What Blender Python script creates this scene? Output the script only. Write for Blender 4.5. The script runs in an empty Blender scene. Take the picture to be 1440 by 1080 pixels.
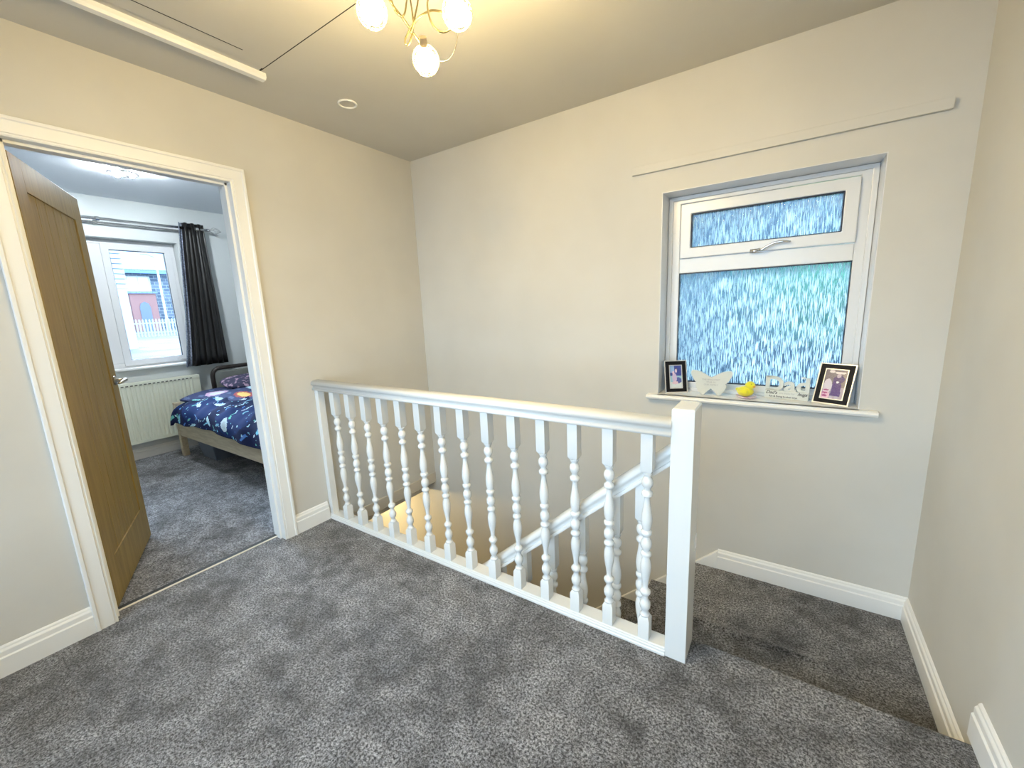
import bpy, bmesh, math, random
from mathutils import Vector, Matrix
random.seed(7)
S = bpy.context.scene
COL = S.collection
PI = math.pi

# ------------------------------------------------------------ materials
def mat(name, color=(.8,.8,.8), rough=.5, metal=0., noise=None, bump=None, spec=None, coat=0., emis=None, sheen=0.):
    m = bpy.data.materials.new(name); m.use_nodes = True
    nt = m.node_tree; b = nt.nodes['Principled BSDF']
    b.inputs['Base Color'].default_value = (*color, 1)
    b.inputs['Roughness'].default_value = rough
    b.inputs['Metallic'].default_value = metal
    if spec is not None: b.inputs['Specular IOR Level'].default_value = spec
    if coat: b.inputs['Coat Weight'].default_value = coat
    if sheen: b.inputs['Sheen Weight'].default_value = sheen
    if emis:
        b.inputs['Emission Color'].default_value = (*emis[0], 1); b.inputs['Emission Strength'].default_value = emis[1]
    tc = nt.nodes.new('ShaderNodeTexCoord')
    if noise:                                   # (scale, color2, contrast, stretch)
        sc, c2, lo, hi = noise[:4]
        st = noise[4] if len(noise) > 4 else (1,1,1)
        mp = nt.nodes.new('ShaderNodeMapping'); mp.inputs['Scale'].default_value = st
        n = nt.nodes.new('ShaderNodeTexNoise'); n.inputs['Scale'].default_value = sc; n.inputs['Detail'].default_value = 4
        r = nt.nodes.new('ShaderNodeMapRange'); r.inputs['From Min'].default_value = lo; r.inputs['From Max'].default_value = hi
        mx = nt.nodes.new('ShaderNodeMix'); mx.data_type = 'RGBA'
        mx.inputs['A'].default_value = (*color, 1); mx.inputs['B'].default_value = (*c2, 1)
        L = nt.links.new
        L(tc.outputs['Object'], mp.inputs['Vector']); L(mp.outputs[0], n.inputs['Vector'])
        L(n.outputs['Fac'], r.inputs['Value']); L(r.outputs[0], mx.inputs['Factor']); L(mx.outputs['Result'], b.inputs['Base Color'])
    if bump:                                    # (scale, strength, distance)
        st = bump[3] if len(bump) > 3 else (1,1,1)
        mp = nt.nodes.new('ShaderNodeMapping'); mp.inputs['Scale'].default_value = st
        n = nt.nodes.new('ShaderNodeTexNoise'); n.inputs['Scale'].default_value = bump[0]; n.inputs['Detail'].default_value = 5
        bp = nt.nodes.new('ShaderNodeBump'); bp.inputs['Strength'].default_value = bump[1]; bp.inputs['Distance'].default_value = bump[2]
        nt.links.new(tc.outputs['Object'], mp.inputs['Vector']); nt.links.new(mp.outputs[0], n.inputs['Vector'])
        nt.links.new(n.outputs['Fac'], bp.inputs['Height']); nt.links.new(bp.outputs[0], b.inputs['Normal'])
    return m

M = {}
M['wall'] = mat('warm grey wall paint', (.60,.58,.53), .75, noise=(2.2,(.565,.545,.495),.35,.65), bump=(60,.12,.002))
M['bedwall'] = mat('pale grey bedroom paint', (.60,.625,.615), .75, bump=(60,.12,.002))
M['ceil'] = mat('ceiling paint', (.60,.575,.515), .85, noise=(1.6,(.56,.535,.475),.35,.7), bump=(30,.15,.003))
M['bedceil'] = mat('white bedroom ceiling paint', (.70,.74,.78), .7, bump=(40,.1,.002))
M['trim'] = mat('white satin woodwork paint', (.80,.79,.76), .38)
M['rail'] = mat('white gloss banister paint', (.72,.72,.70), .24, bump=(70,.05,.001))
M['upvc'] = mat('white plastic window frame', (.70,.70,.70), .25)
M['gasket'] = mat('black rubber gasket', (.012,.014,.03), .5)
M['chrome'] = mat('polished chrome', (.75,.74,.72), .16, 1.)
M['nickel'] = mat('brushed bronze metal', (.42,.36,.27), .28, 1.)
M['arm'] = mat('dark antique brass', (.10,.085,.04), .35, .8)
M['wire'] = mat('fine bronze wire', (.16,.12,.06), .5)
M['black'] = mat('black lacquer', (.006,.006,.009), .55, spec=.2)
M['silver'] = mat('silver edging', (.72,.72,.72), .3, .7)
M['easel'] = mat('dark brown card backing', (.05,.03,.02), .7)
M['cream'] = mat('cream enamel', (.74,.75,.62), .35)
M['cream_dark'] = mat('shadowed grille opening', (.10,.10,.08), .7)
M['threshold'] = mat('pale brass threshold strip', (.85,.80,.68), .3, .5)
M['curtain'] = mat('dark brown satin curtain fabric', (.010,.009,.008), .42, bump=(300,.2,.001))
M['lining'] = mat('silver blue curtain lining', (.16,.19,.26), .6, noise=(90,(.45,.5,.6),.4,.65), bump=(90,.5,.003))
M['plaque'] = mat('pale ceramic plaque', (.62,.63,.58), .5)
M['ink'] = mat('dark grey lettering', (.05,.05,.06), .6)
M['greyink'] = mat('mid grey lettering', (.38,.38,.38), .6)
M['yellow'] = mat('yellow plush', (.88,.80,.03), .9, bump=(420,.8,.004), sheen=.4)
M['pink'] = mat('pink glazed dish', (.80,.70,.74), .35, noise=(60,(.55,.35,.45),.5,.62))
M['orange'] = mat('orange beak felt', (.85,.35,.05), .7)
M['pine'] = mat('pale pine bed wood', (.62,.52,.36), .45, noise=(7,(.50,.40,.26),.35,.65,(1,9,9)), bump=(40,.1,.001))
M['darkwood'] = mat('very dark wood', (.022,.016,.013), .4)
M['mattress'] = mat('white mattress ticking', (.72,.74,.80), .85)
M['greybox'] = mat('grey plastic tub', (.14,.16,.20), .5)
M['bag'] = mat('black fabric bag', (.008,.008,.010), .9)
M['pillow'] = mat('patterned dark pillowcase', (.05,.05,.10), .85, noise=(22,(.55,.38,.50),.52,.6))
M['greycushion'] = mat('grey upholstery', (.20,.21,.19), .85, bump=(200,.3,.002))
M['hallfloor'] = mat('honey hall flooring', (.52,.40,.24), .45, noise=(6,(.44,.33,.19),.3,.7,(1,8,1)))
M['beigetrim'] = mat('beige bulkhead trim', (.55,.50,.42), .6)
M['dark'] = mat('dark gap', (.03,.028,.024), .8)

def carpet(name, dark, light, patch):
    m = mat(name, dark, .95, sheen=.25)
    m.node_tree.nodes['Principled BSDF'].inputs['Specular IOR Level'].default_value = .1
    nt = m.node_tree; L = nt.links.new; b = nt.nodes['Principled BSDF']
    tc = nt.nodes.new('ShaderNodeTexCoord')
    def noise(sc, det, lo, hi, rough=.6, st=(1,1,1)):
        mp = nt.nodes.new('ShaderNodeMapping'); mp.inputs['Scale'].default_value = st
        n = nt.nodes.new('ShaderNodeTexNoise'); n.inputs['Scale'].default_value = sc; n.inputs['Detail'].default_value = det; n.inputs['Roughness'].default_value = rough
        r = nt.nodes.new('ShaderNodeMapRange'); r.inputs['From Min'].default_value = lo; r.inputs['From Max'].default_value = hi
        L(tc.outputs['Object'], mp.inputs['Vector']); L(mp.outputs[0], n.inputs['Vector']); L(n.outputs['Fac'], r.inputs['Value'])
        return r.outputs[0], n.outputs['Fac']
    f1, raw = noise(120, 4, .44, .60, .95)
    f2, _ = noise(3.0, 5, .42, .58, .68)       # brushed patches in the pile
    f2b, _ = noise(11, 3, .40, .62, .6)
    m1 = nt.nodes.new('ShaderNodeMix'); m1.data_type = 'RGBA'; m1.inputs['A'].default_value = (*dark,1); m1.inputs['B'].default_value = (*light,1)
    L(f1, m1.inputs['Factor'])
    ad = nt.nodes.new('ShaderNodeMath'); ad.operation = 'MULTIPLY_ADD'; ad.inputs[1].default_value = .5
    hb = nt.nodes.new('ShaderNodeMath'); hb.operation = 'MULTIPLY'; hb.inputs[1].default_value = .5
    L(f2b, hb.inputs[0]); L(f2, ad.inputs[0]); L(hb.outputs[0], ad.inputs[2])
    pr = nt.nodes.new('ShaderNodeMapRange'); pr.inputs['To Min'].default_value = patch; pr.inputs['To Max'].default_value = 1.25
    L(ad.outputs[0], pr.inputs['Value'])
    sc = nt.nodes.new('ShaderNodeVectorMath'); sc.operation = 'SCALE'
    L(m1.outputs['Result'], sc.inputs[0]); L(pr.outputs[0], sc.inputs['Scale']); L(sc.outputs[0], b.inputs['Base Color'])
    bp = nt.nodes.new('ShaderNodeBump'); bp.inputs['Strength'].default_value = 1.; bp.inputs['Distance'].default_value = .006
    L(raw, bp.inputs['Height']); L(bp.outputs[0], b.inputs['Normal'])
    return m
M['carpet'] = carpet('grey speckled carpet', (.010,.010,.011), (.50,.50,.53), .36)

def oak():
    m = mat('oak veneer', (.42,.28,.11), .55)
    nt = m.node_tree; L = nt.links.new; b = nt.nodes['Principled BSDF']
    tc = nt.nodes.new('ShaderNodeTexCoord'); mp = nt.nodes.new('ShaderNodeMapping'); mp.inputs['Scale'].default_value = (14,14,.9)
    n = nt.nodes.new('ShaderNodeTexNoise'); n.inputs['Scale'].default_value = 3; n.inputs['Detail'].default_value = 8; n.inputs['Distortion'].default_value = .6
    mp2 = nt.nodes.new('ShaderNodeMapping'); mp2.inputs['Scale'].default_value = (90,90,3)
    n2 = nt.nodes.new('ShaderNodeTexNoise'); n2.inputs['Scale'].default_value = 4; n2.inputs['Detail'].default_value = 3
    cr = nt.nodes.new('ShaderNodeValToRGB'); e = cr.color_ramp.elements
    e[0].position = .3; e[0].color = (.20,.128,.030,1); e[1].position = .7; e[1].color = (.37,.25,.072,1)
    ad = nt.nodes.new('ShaderNodeMath'); ad.operation = 'MULTIPLY_ADD'; ad.inputs[1].default_value = .35
    hf = nt.nodes.new('ShaderNodeMath'); hf.operation = 'MULTIPLY'; hf.inputs[1].default_value = .65
    L(tc.outputs['Object'], mp.inputs[0]); L(mp.outputs[0], n.inputs['Vector']); L(tc.outputs['Object'], mp2.inputs[0]); L(mp2.outputs[0], n2.inputs['Vector'])
    L(n.outputs['Fac'], hf.inputs[0]); L(n2.outputs['Fac'], ad.inputs[0]); L(hf.outputs[0], ad.inputs[2]); L(ad.outputs[0], cr.inputs[0]); L(cr.outputs[0], b.inputs['Base Color'])
    bp = nt.nodes.new('ShaderNodeBump'); bp.inputs['Strength'].default_value = .15; bp.inputs['Distance'].default_value = .001
    L(n2.outputs['Fac'], bp.inputs['Height']); L(bp.outputs[0], b.inputs['Normal'])
    return m
M['oak'] = oak()

def clear_glass():
    m = bpy.data.materials.new('clear window glass'); m.use_nodes = True; nt = m.node_tree; nt.nodes.clear()
    o = nt.nodes.new('ShaderNodeOutputMaterial'); t = nt.nodes.new('ShaderNodeBsdfTransparent'); t.inputs[0].default_value = (.97,.99,.99,1)
    g = nt.nodes.new('ShaderNodeBsdfGlossy'); g.inputs['Roughness'].default_value = .02
    f = nt.nodes.new('ShaderNodeFresnel'); f.inputs['IOR'].default_value = 1.3
    x = nt.nodes.new('ShaderNodeMixShader'); nt.links.new(f.outputs[0], x.inputs[0]); nt.links.new(t.outputs[0], x.inputs[1]); nt.links.new(g.outputs[0], x.inputs[2]); nt.links.new(x.outputs[0], o.inputs[0])
    return m
M['glass'] = clear_glass()
def rain_glass():
    m = bpy.data.materials.new('streaked obscure glass'); m.use_nodes = True; nt = m.node_tree; nt.nodes.clear(); L = nt.links.new
    o = nt.nodes.new('ShaderNodeOutputMaterial'); tc = nt.nodes.new('ShaderNodeTexCoord')
    mp = nt.nodes.new('ShaderNodeMapping'); mp.inputs['Scale'].default_value = (300,1,14); mp.inputs['Rotation'].default_value = (0,.06,0)
    n = nt.nodes.new('ShaderNodeTexNoise'); n.inputs['Scale'].default_value = 1.; n.inputs['Detail'].default_value = 3; n.inputs['Distortion'].default_value = .35
    bp = nt.nodes.new('ShaderNodeBump'); bp.inputs['Strength'].default_value = 1.; bp.inputs['Distance'].default_value = .005
    r = nt.nodes.new('ShaderNodeBsdfRefraction'); r.inputs['IOR'].default_value = 1.4; r.inputs['Roughness'].default_value = .12; r.inputs['Color'].default_value = (.52,.62,.68,1)
    t = nt.nodes.new('ShaderNodeBsdfTranslucent'); t.inputs['Color'].default_value = (.80,.88,.86,1)
    g = nt.nodes.new('ShaderNodeBsdfGlossy'); g.inputs['Roughness'].default_value = .12
    mr = nt.nodes.new('ShaderNodeMapRange'); mr.inputs['From Min'].default_value = .50; mr.inputs['From Max'].default_value = .57; mr.inputs['To Min'].default_value = .0; mr.inputs['To Max'].default_value = .95
    a = nt.nodes.new('ShaderNodeMixShader'); c = nt.nodes.new('ShaderNodeMixShader'); c.inputs[0].default_value = .05
    L(tc.outputs['Object'], mp.inputs[0]); L(mp.outputs[0], n.inputs['Vector']); L(n.outputs['Fac'], bp.inputs['Height'])
    L(bp.outputs[0], r.inputs['Normal']); L(bp.outputs[0], g.inputs['Normal']); L(n.outputs['Fac'], mr.inputs['Value'])
    L(mr.outputs[0], a.inputs[0]); L(r.outputs[0], a.inputs[1]); L(t.outputs[0], a.inputs[2]); L(a.outputs[0], c.inputs[1]); L(g.outputs[0], c.inputs[2]); L(c.outputs[0], o.inputs[0])
    return m
M['rain'] = rain_glass()
def emit(name, color, s):
    m = bpy.data.materials.new(name); m.use_nodes = True; nt = m.node_tree; nt.nodes.clear()
    o = nt.nodes.new('ShaderNodeOutputMaterial'); e = nt.nodes.new('ShaderNodeEmission'); e.inputs[0].default_value = (*color,1); e.inputs[1].default_value = s
    nt.links.new(e.outputs[0], o.inputs[0]); return m
def vcol(name, rough=.5):
    m = mat(name, (1,1,1), rough); nt = m.node_tree; a = nt.nodes.new('ShaderNodeAttribute'); a.attribute_name = 'Col'
    nt.links.new(a.outputs['Color'], nt.nodes['Principled BSDF'].inputs['Base Color']); return m
M['print'] = vcol('printed photograph', .25)
M['duvet'] = vcol('printed cotton', .9); M['duvet'].node_tree.nodes['Principled BSDF'].inputs['Specular IOR Level'].default_value = .15
def brick(name, c1, c2, mortar, scale, w=.5, h=.25):
    m = mat(name, c1, .9); nt = m.node_tree; tc = nt.nodes.new('ShaderNodeTexCoord'); mp = nt.nodes.new('ShaderNodeMapping'); mp.inputs['Rotation'].default_value = (PI/2,0,PI/2)
    mp.vector_type = 'TEXTURE'
    b = nt.nodes.new('ShaderNodeTexBrick'); b.inputs['Color1'].default_value = (*c1,1); b.inputs['Color2'].default_value = (*c2,1); b.inputs['Mortar'].default_value = (*mortar,1)
    b.inputs['Scale'].default_value = scale; b.inputs['Brick Width'].default_value = w; b.inputs['Row Height'].default_value = h
    nt.links.new(tc.outputs['Object'], mp.inputs[0]); nt.links.new(mp.outputs[0], b.inputs['Vector']); nt.links.new(b.outputs[0], nt.nodes['Principled BSDF'].inputs['Base Color'])
    return m
M['stone'] = brick('pale stone blocks', (.06,.09,.14), (.13,.17,.23), (.24,.29,.33), 1.3)
M['slate'] = brick('blue grey roof slates', (.13,.20,.32), (.17,.25,.38), (.08,.13,.22), 2.)
M['boards'] = mat('white painted boards', (.36,.39,.41), .6)
M['redpaint'] = mat('faded brick red porch', (.24,.13,.13), .8)
M['fence'] = mat('weathered pale fence timber', (.34,.40,.44), .8)
M['soil'] = mat('pale gravel ground', (.07,.085,.11), .95, noise=(.8,(.14,.14,.16),.35,.65), bump=(8,.4,.05))
M['leaf'] = mat('green leaves', (.16,.60,.30), .7, noise=(1.5,(.30,.66,.42),.35,.65))
M['bark'] = mat('tree bark', (.09,.07,.05), .9)
M['render'] = mat('blue grey rendered wall', (.06,.10,.14), .85, noise=(1.3,(.22,.30,.36),.38,.62))

# ------------------------------------------------------------ mesh helpers
def top_loc(p):
    v = Vector((0,0,0))
    while p is not None: v += p.location; p = p.parent
    return v
def obj(name, bm, m, parent=None, smooth=False, local=False, bevel=0., kind=None, bseg=2):
    me = bpy.data.meshes.new(name)
    if parent is not None and not local:
        off = top_loc(parent); bmesh.ops.translate(bm, verts=bm.verts, vec=-off)
    bmesh.ops.recalc_face_normals(bm, faces=bm.faces)
    bm.to_mesh(me); bm.free()
    if smooth:
        for p in me.polygons: p.use_smooth = True
    for mm in (m if isinstance(m, (list,tuple)) else [m]): me.materials.append(mm)
    o = bpy.data.objects.new(name, me); COL.objects.link(o); o.parent = parent
    if bevel:
        b = o.modifiers.new('bevel', 'BEVEL'); b.width = bevel; b.segments = bseg; b.limit_method = 'ANGLE'; b.angle_limit = math.radians(40)
    if kind: o['kind'] = kind
    return o
def thing(name, label, cat, loc=(0,0,0), rotz=0., group=None, kind=None):
    o = bpy.data.objects.new(name, None); COL.objects.link(o); o.location = loc; o.rotation_euler = (0,0,rotz); o.empty_display_size = .05
    if label: o['label'] = label
    if cat: o['category'] = cat
    if group: o['group'] = group
    if kind: o['kind'] = kind
    return o
def tag(o, label, cat, group=None):
    o['label'] = label; o['category'] = cat
    if group: o['group'] = group
    return o
def box(bm, x0, x1, y0, y1, z0, z1, M_=None):
    vs = [bm.verts.new(Vector(p)) for p in ((x0,y0,z0),(x1,y0,z0),(x1,y1,z0),(x0,y1,z0),(x0,y0,z1),(x1,y0,z1),(x1,y1,z1),(x0,y1,z1))]
    if M_ is not None:
        for v in vs: v.co = M_ @ v.co
    for f in ((3,2,1,0),(4,5,6,7),(0,1,5,4),(1,2,6,5),(2,3,7,6),(3,0,4,7)): bm.faces.new([vs[i] for i in f])
    return bm
def bx(*a, **k): return box(bmesh.new(), *a, **k)
def prism(bm, pts, f0, f1):
    """pts 2-D loop; f0/f1 map (a,b) to the two end positions"""
    A = [bm.verts.new(f0(a,b)) for a,b in pts]; B = [bm.verts.new(f1(a,b)) for a,b in pts]
    n = len(pts)
    for i in range(n):
        j = (i+1) % n; bm.faces.new((A[i],A[j],B[j],B[i]))
    bm.faces.new(A[::-1]); bm.faces.new(B)
    return bm
def chain(bm, rings, closed_ends=True):
    R = [[bm.verts.new(p) for p in r] for r in rings]; n = len(R[0])
    for a, b in zip(R, R[1:]):
        for i in range(n):
            j = (i+1) % n; bm.faces.new((a[i],a[j],b[j],b[i]))
    if closed_ends: bm.faces.new(R[0][::-1]); bm.faces.new(R[-1])
    return bm
def lathe(bm, prof, c=(0,0,0), n=20, M_=None):
    rings = []
    for z, r in prof:
        ring = [Vector((c[0]+r*math.cos(2*PI*i/n), c[1]+r*math.sin(2*PI*i/n), c[2]+z)) for i in range(n)]
        if M_ is not None: ring = [M_ @ p for p in ring]
        rings.append(ring)
    return chain(bm, rings)
def tube(bm, pts, r, n=8, closed=False):
    pts = [Vector(p) for p in pts]; N = len(pts); rings = []
    up = None
    for i, p in enumerate(pts):
        if closed: t = pts[(i+1)%N]-pts[i-1]
        else: t = pts[min(i+1,N-1)]-pts[max(i-1,0)]
        t.normalize()
        if up is None: up = t.orthogonal().normalized()
        a = (up - t*up.dot(t));
        if a.length < 1e-6: a = t.orthogonal()
        a.normalize(); b = t.cross(a); up = a
        rr = r[i] if isinstance(r, (list,tuple)) else r
        rings.append([p + (a*math.cos(2*PI*k/n)+b*math.sin(2*PI*k/n))*rr for k in range(n)])
    if closed:
        R = [[bm.verts.new(p) for p in q] for q in rings]
        for i in range(N):
            A, B = R[i], R[(i+1)%N]
            for k in range(n): bm.faces.new((A[k],A[(k+1)%n],B[(k+1)%n],B[k]))
        return bm
    return chain(bm, rings)
def ball(bm, c, r, n=16, sc=(1,1,1)):
    m = Matrix.Translation(c) @ Matrix.Diagonal((*sc,1))
    bmesh.ops.create_uvsphere(bm, u_segments=n, v_segments=max(6,n//2), radius=r, matrix=m); return bm
def wall_hole(a0, a1, b0, b1, t0, t1, holes, axis):
    """wall in plane 'axis' (x or y); a = horizontal, b = z; holes = [(a0,a1,b0,b1)]"""
    bm = bmesh.new()
    As = sorted({a0,a1,*[h[0] for h in holes],*[h[1] for h in holes]}); Bs = sorted({b0,b1,*[h[2] for h in holes],*[h[3] for h in holes]})
    P = {}
    def V(a,b,t):
        k = (round(a,5),round(b,5),round(t,5))
        if k not in P: P[k] = bm.verts.new((a,t,b) if axis == 'y' else (t,a,b))
        return P[k]
    def solid(i,j):
        if i < 0 or j < 0 or i >= len(As)-1 or j >= len(Bs)-1: return False
        ca, cb = (As[i]+As[i+1])/2, (Bs[j]+Bs[j+1])/2
        return not any(h[0] < ca < h[1] and h[2] < cb < h[3] for h in holes)
    for i in range(len(As)-1):
        for j in range(len(Bs)-1):
            if not solid(i,j): continue
            x0,x1,z0,z1 = As[i],As[i+1],Bs[j],Bs[j+1]
            for t in (t0,t1): bm.faces.new((V(x0,z0,t),V(x1,z0,t),V(x1,z1,t),V(x0,z1,t)))
            if not solid(i-1,j): bm.faces.new((V(x0,z0,t0),V(x0,z1,t0),V(x0,z1,t1),V(x0,z0,t1)))
            if not solid(i+1,j): bm.faces.new((V(x1,z0,t0),V(x1,z1,t0),V(x1,z1,t1),V(x1,z0,t1)))
            if not solid(i,j-1): bm.faces.new((V(x0,z0,t0),V(x1,z0,t0),V(x1,z0,t1),V(x0,z0,t1)))
            if not solid(i,j+1): bm.faces.new((V(x0,z1,t0),V(x1,z1,t0),V(x1,z1,t1),V(x0,z1,t1)))
    return bm
def text_bm(s, size, depth, fn, offset=0., shear=0., align='CENTER', squash=1.):
    cu = bpy.data.curves.new('t','FONT'); cu.body = s; cu.size = size; cu.extrude = depth/2; cu.offset = offset; cu.shear = shear; cu.align_x = align; cu.resolution_u = 4
    o = bpy.data.objects.new('t', cu); COL.objects.link(o)
    dg = bpy.context.evaluated_depsgraph_get(); me = bpy.data.meshes.new_from_object(o.evaluated_get(dg))
    bm = bmesh.new(); bm.from_mesh(me)
    for v in bm.verts: v.co = fn(Vector((v.co.x*squash, v.co.y, v.co.z)))
    bpy.data.objects.remove(o); bpy.data.curves.remove(cu); bpy.data.meshes.remove(me)
    return bm
def painted(name, nu, nv, pos, col, m, parent=None, local=False, smooth=True):
    """grid surface pos(u,v) with per-face colour col(u,v) (a print on the thing)"""
    bm = bmesh.new(); V = [[bm.verts.new(pos(i/nu, j/nv)) for j in range(nv+1)] for i in range(nu+1)]
    cols = []
    for i in range(nu):
        for j in range(nv):
            bm.faces.new((V[i][j],V[i+1][j],V[i+1][j+1],V[i][j+1])); cols.append(col((i+.5)/nu,(j+.5)/nv))
    o = obj(name, bm, m, parent, smooth, local)
    at = o.data.color_attributes.new('Col','FLOAT_COLOR','CORNER')
    for p, c in zip(o.data.polygons, cols):
        for li in p.loop_indices: at.data[li].color = (*c,1)
    return o

# ------------------------------------------------------------ measured sizes (metres)
R = 2.947; H = 2.386
YD0, YD1, ZD, CW = -2.010, -1.266, 1.98, .072      # bedroom doorway
WX0, WX1, WZ0, WZ1 = 1.816, 2.699, .755, 1.850     # frosted window opening
LIP = -.835; ZL = -.192; XE = 2.04                 # floor edge, lower landing, its left edge
YR = -3.3                                          # rear wall of the landing
ZG = -2.60                                         # hall floor below

# ------------------------------------------------------------ setting: shell
# landing floor (carpeted, rounded nosing over the stairwell)
def slab_profile_floor():
    bm = bmesh.new()
    # left part stops under the balustrade, right part has a rounded nosing
    box(bm, -.005, 2.16, YR, -.90, -.24, 0)
    box(bm, -.076, -.004, YD0+.0005, YD1-.0005, -.11, 0)
    r = .022; prof = [(YR,-.24),(LIP-.002,-.24),(LIP-.002,-.05)]
    for k in range(7):
        a = -PI/2 + PI*k/6
        prof.append((LIP-.002-.004+ .004*0 + r*math.cos(a)*.6, -r + r*math.sin(a)))
    prof.append((LIP-.03,0)); prof.append((YR,0))
    prism(bm, prof, lambda a,b: (2.16,a,b), lambda a,b: (R,a,b))
    return bm
obj('floor', slab_profile_floor(), M['carpet'], kind='structure')
# lower quarter landing with a faint ridge in the carpet
bm = bmesh.new(); nx, ny = 30, 40; G = []
for i in range(nx+1):
    row = []
    for j in range(ny+1):
        x = XE + (R-XE)*i/nx; y = LIP + (0-LIP)*j/ny
        z = ZL + .010*math.exp(-((y+.475)/.018)**2)*min(1,max(0,(2.80-x)/.25))
        row.append(bm.verts.new((x,y,z)))
    G.append(row)
for i in range(nx):
    for j in range(ny): bm.faces.new((G[i][j],G[i+1][j],G[i+1][j+1],G[i][j+1]))
box(bm, XE, R, LIP, 0, -.44, ZL-.004)
obj('floor', bm, M['carpet'], kind='structure')
# bedroom floor, hall floor
obj('floor', bx(-2.78, -.09, YR, .35, -.12, -.004), M['carpet'], kind='structure')
obj('floor', bx(-1.6, R, YR, 0, ZG-.1, ZG), M['hallfloor'], kind='structure')
obj('floor', bx(-2.78, -.10, YR, .35, -.22, -.125), M['ceil'], kind='structure')

# back wall with the frosted window
obj('wall_back', wall_hole(-1.7, R+.15, ZG, H+.1, 0, .30, [(WX0,WX1,WZ0,WZ1)], 'y'), M['wall'], kind='structure')
obj('wall_right', bx(R, R+.15, YR-.15, 0, ZG, H+.1), M['wall'], kind='structure')
# left wall: doorway; stops above the stairs
bm = wall_hole(YR, 0, -.115, H+.1, -.09, 0, [(YD0-.03, YD1+.03, -.115, ZD+.03)], 'x')
obj('wall_left', bm, M['wall'], kind='structure')
obj('trim_1', bx(-.10, .006, -.90, 0, -.13, -.042), M['beigetrim'], kind='structure', bevel=.004)
obj('wall_rear', wall_hole(0, R, -.2, H+.1, YR-.2, YR, [(.25,2.70,.35,2.20)], 'y'), M['wall'], kind='structure')
obj('wall_hall', bx(-1.75, -1.6, YR, 0, ZG, -.125), M['wall'], kind='structure')
obj('wall_hall_rear', bx(-1.75, R, YR-.15, YR, ZG, -.2), M['wall'], kind='structure')
obj('ceiling', bx(-.0, R, YR, 0, H, H+.1), M['ceil'], kind='structure')
# bedroom shell
obj('wall_bedroom_window', wall_hole(YR, .45, -.2, 2.55, -3.08, -2.78, [(-2.15,-.585,.86,2.074)], 'x'), M['bedwall'], kind='structure')
obj('wall_bedroom_far', bx(-2.78, 0, .35, .45, -.1, 2.55), M['bedwall'], kind='structure')
obj('wall_bedroom_inner', bx(-.12, -.0, 0.30, .35, -.1, 2.55), M['bedwall'], kind='structure')
obj('wall_bedroom_near', bx(-2.78, -.09, YR-.1, YR, -.1, 2.55), M['bedwall'], kind='structure')
bm = wall_hole(YR, .35, 0, 2.5, -.105, -.0905, [(YD0-.03, YD1+.03, 0, ZD+.03)], 'x')
obj('wall_bedroom_door', bm, M['bedwall'], kind='structure')
obj('ceiling', bx(-2.78, -.09, YR, .35, 2.42, 2.52), M['bedceil'], kind='structure')

# skirting boards
SK = [(0,0),(.018,0),(.018,.074),(.0135,.079),(.0135,.098),(.012,.101),(.008,.106),(.007,.112),(.003,.117),(0,.118)]
def skirt(name, p0, p1, nrm, z0, sc=1., parent=None):
    n = Vector(nrm); a = Vector((*p0,z0)); b = Vector((*p1,z0))
    bm = bmesh.new(); prism(bm, SK, lambda u,v: a+n*u+Vector((0,0,v*sc)), lambda u,v: b+n*u+Vector((0,0,v*sc)))
    return obj(name, bm, M['trim'], kind='structure')
skirt('baseboard_left', (0,-1.192), (0,-.978), (1,0,0), 0)
skirt('baseboard_left', (0,YD0-CW), (0,YR), (1,0,0), 0)
skirt('baseboard_back', (2.165,0), (R,0), (0,-1,0), ZL, .95)
skirt('baseboard_right', (R,0), (R,-.775), (-1,0,0), ZL, .95)
skirt('baseboard_right', (R,-.80), (R,YR), (-1,0,0), 0, 1.)
skirt('baseboard_rear', (0,YR), (R,YR), (0,1,0), 0)
skirt('baseboard_bedroom', (-2.78,.35), (-2.78,YR), (1,0,0), -.004, .85)
skirt('baseboard_bedroom', (-2.78,.35), (-.12,.35), (0,-1,0), -.004, .85)

# door casing (moulded), lining and threshold
CP = [(0,0),(0,.012),(.005,.014),(.007,.011),(.012,.011),(.014,.0155),(.056,.0165),(.060,.021),(.070,.021),(.072,.018),(.072,0)]
def casing(x, s, name):
    P = [((YD1,0),(1,0)),((YD1,ZD),(1,1)),((YD0,ZD),(-1,1)),((YD0,0),(-1,0))]
    rings = [[Vector((x+s*t, p[0]+u*d[0], p[1]+u*d[1])) for u,t in CP] for p,d in P]
    return obj(name, chain(bmesh.new(), rings), M['trim'], kind='structure')
casing(0, 1, 'trim_2'); casing(-.105, -1, 'trim_3')
bm = bmesh.new()
box(bm, -.106, .002, YD1, YD1+.03, 0, ZD); box(bm, -.106, .002, YD0-.03, YD0, 0, ZD); box(bm, -.106, .002, YD0-.03, YD1+.03, ZD, ZD+.03)
obj('trim_4', bm, M['trim'], kind='structure', bevel=.002)
bm = bmesh.new()                                   # door stop
box(bm, -.060, -.026, YD1-.012, YD1, 0, ZD); box(bm, -.060, -.026, YD0, YD0+.012, 0, ZD); box(bm, -.060, -.026, YD0, YD1, ZD-.012, ZD)
obj('trim_5', bm, M['trim'], kind='structure', bevel=.001)
bm = bmesh.new(); prism(bm, [(-.082,-.001),(-.080,.004),(-.076,.006),(-.072,.004),(-.070,-.001)], lambda a,b: (a,YD0,b), lambda a,b: (a,YD1,b))
obj('trim_6', bm, M['threshold'], kind='structure')
obj('trim_7', bx(-.112, -.083, YD0+.001, YD1-.001, -.003, .0015), M['dark'], kind='structure')
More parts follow.
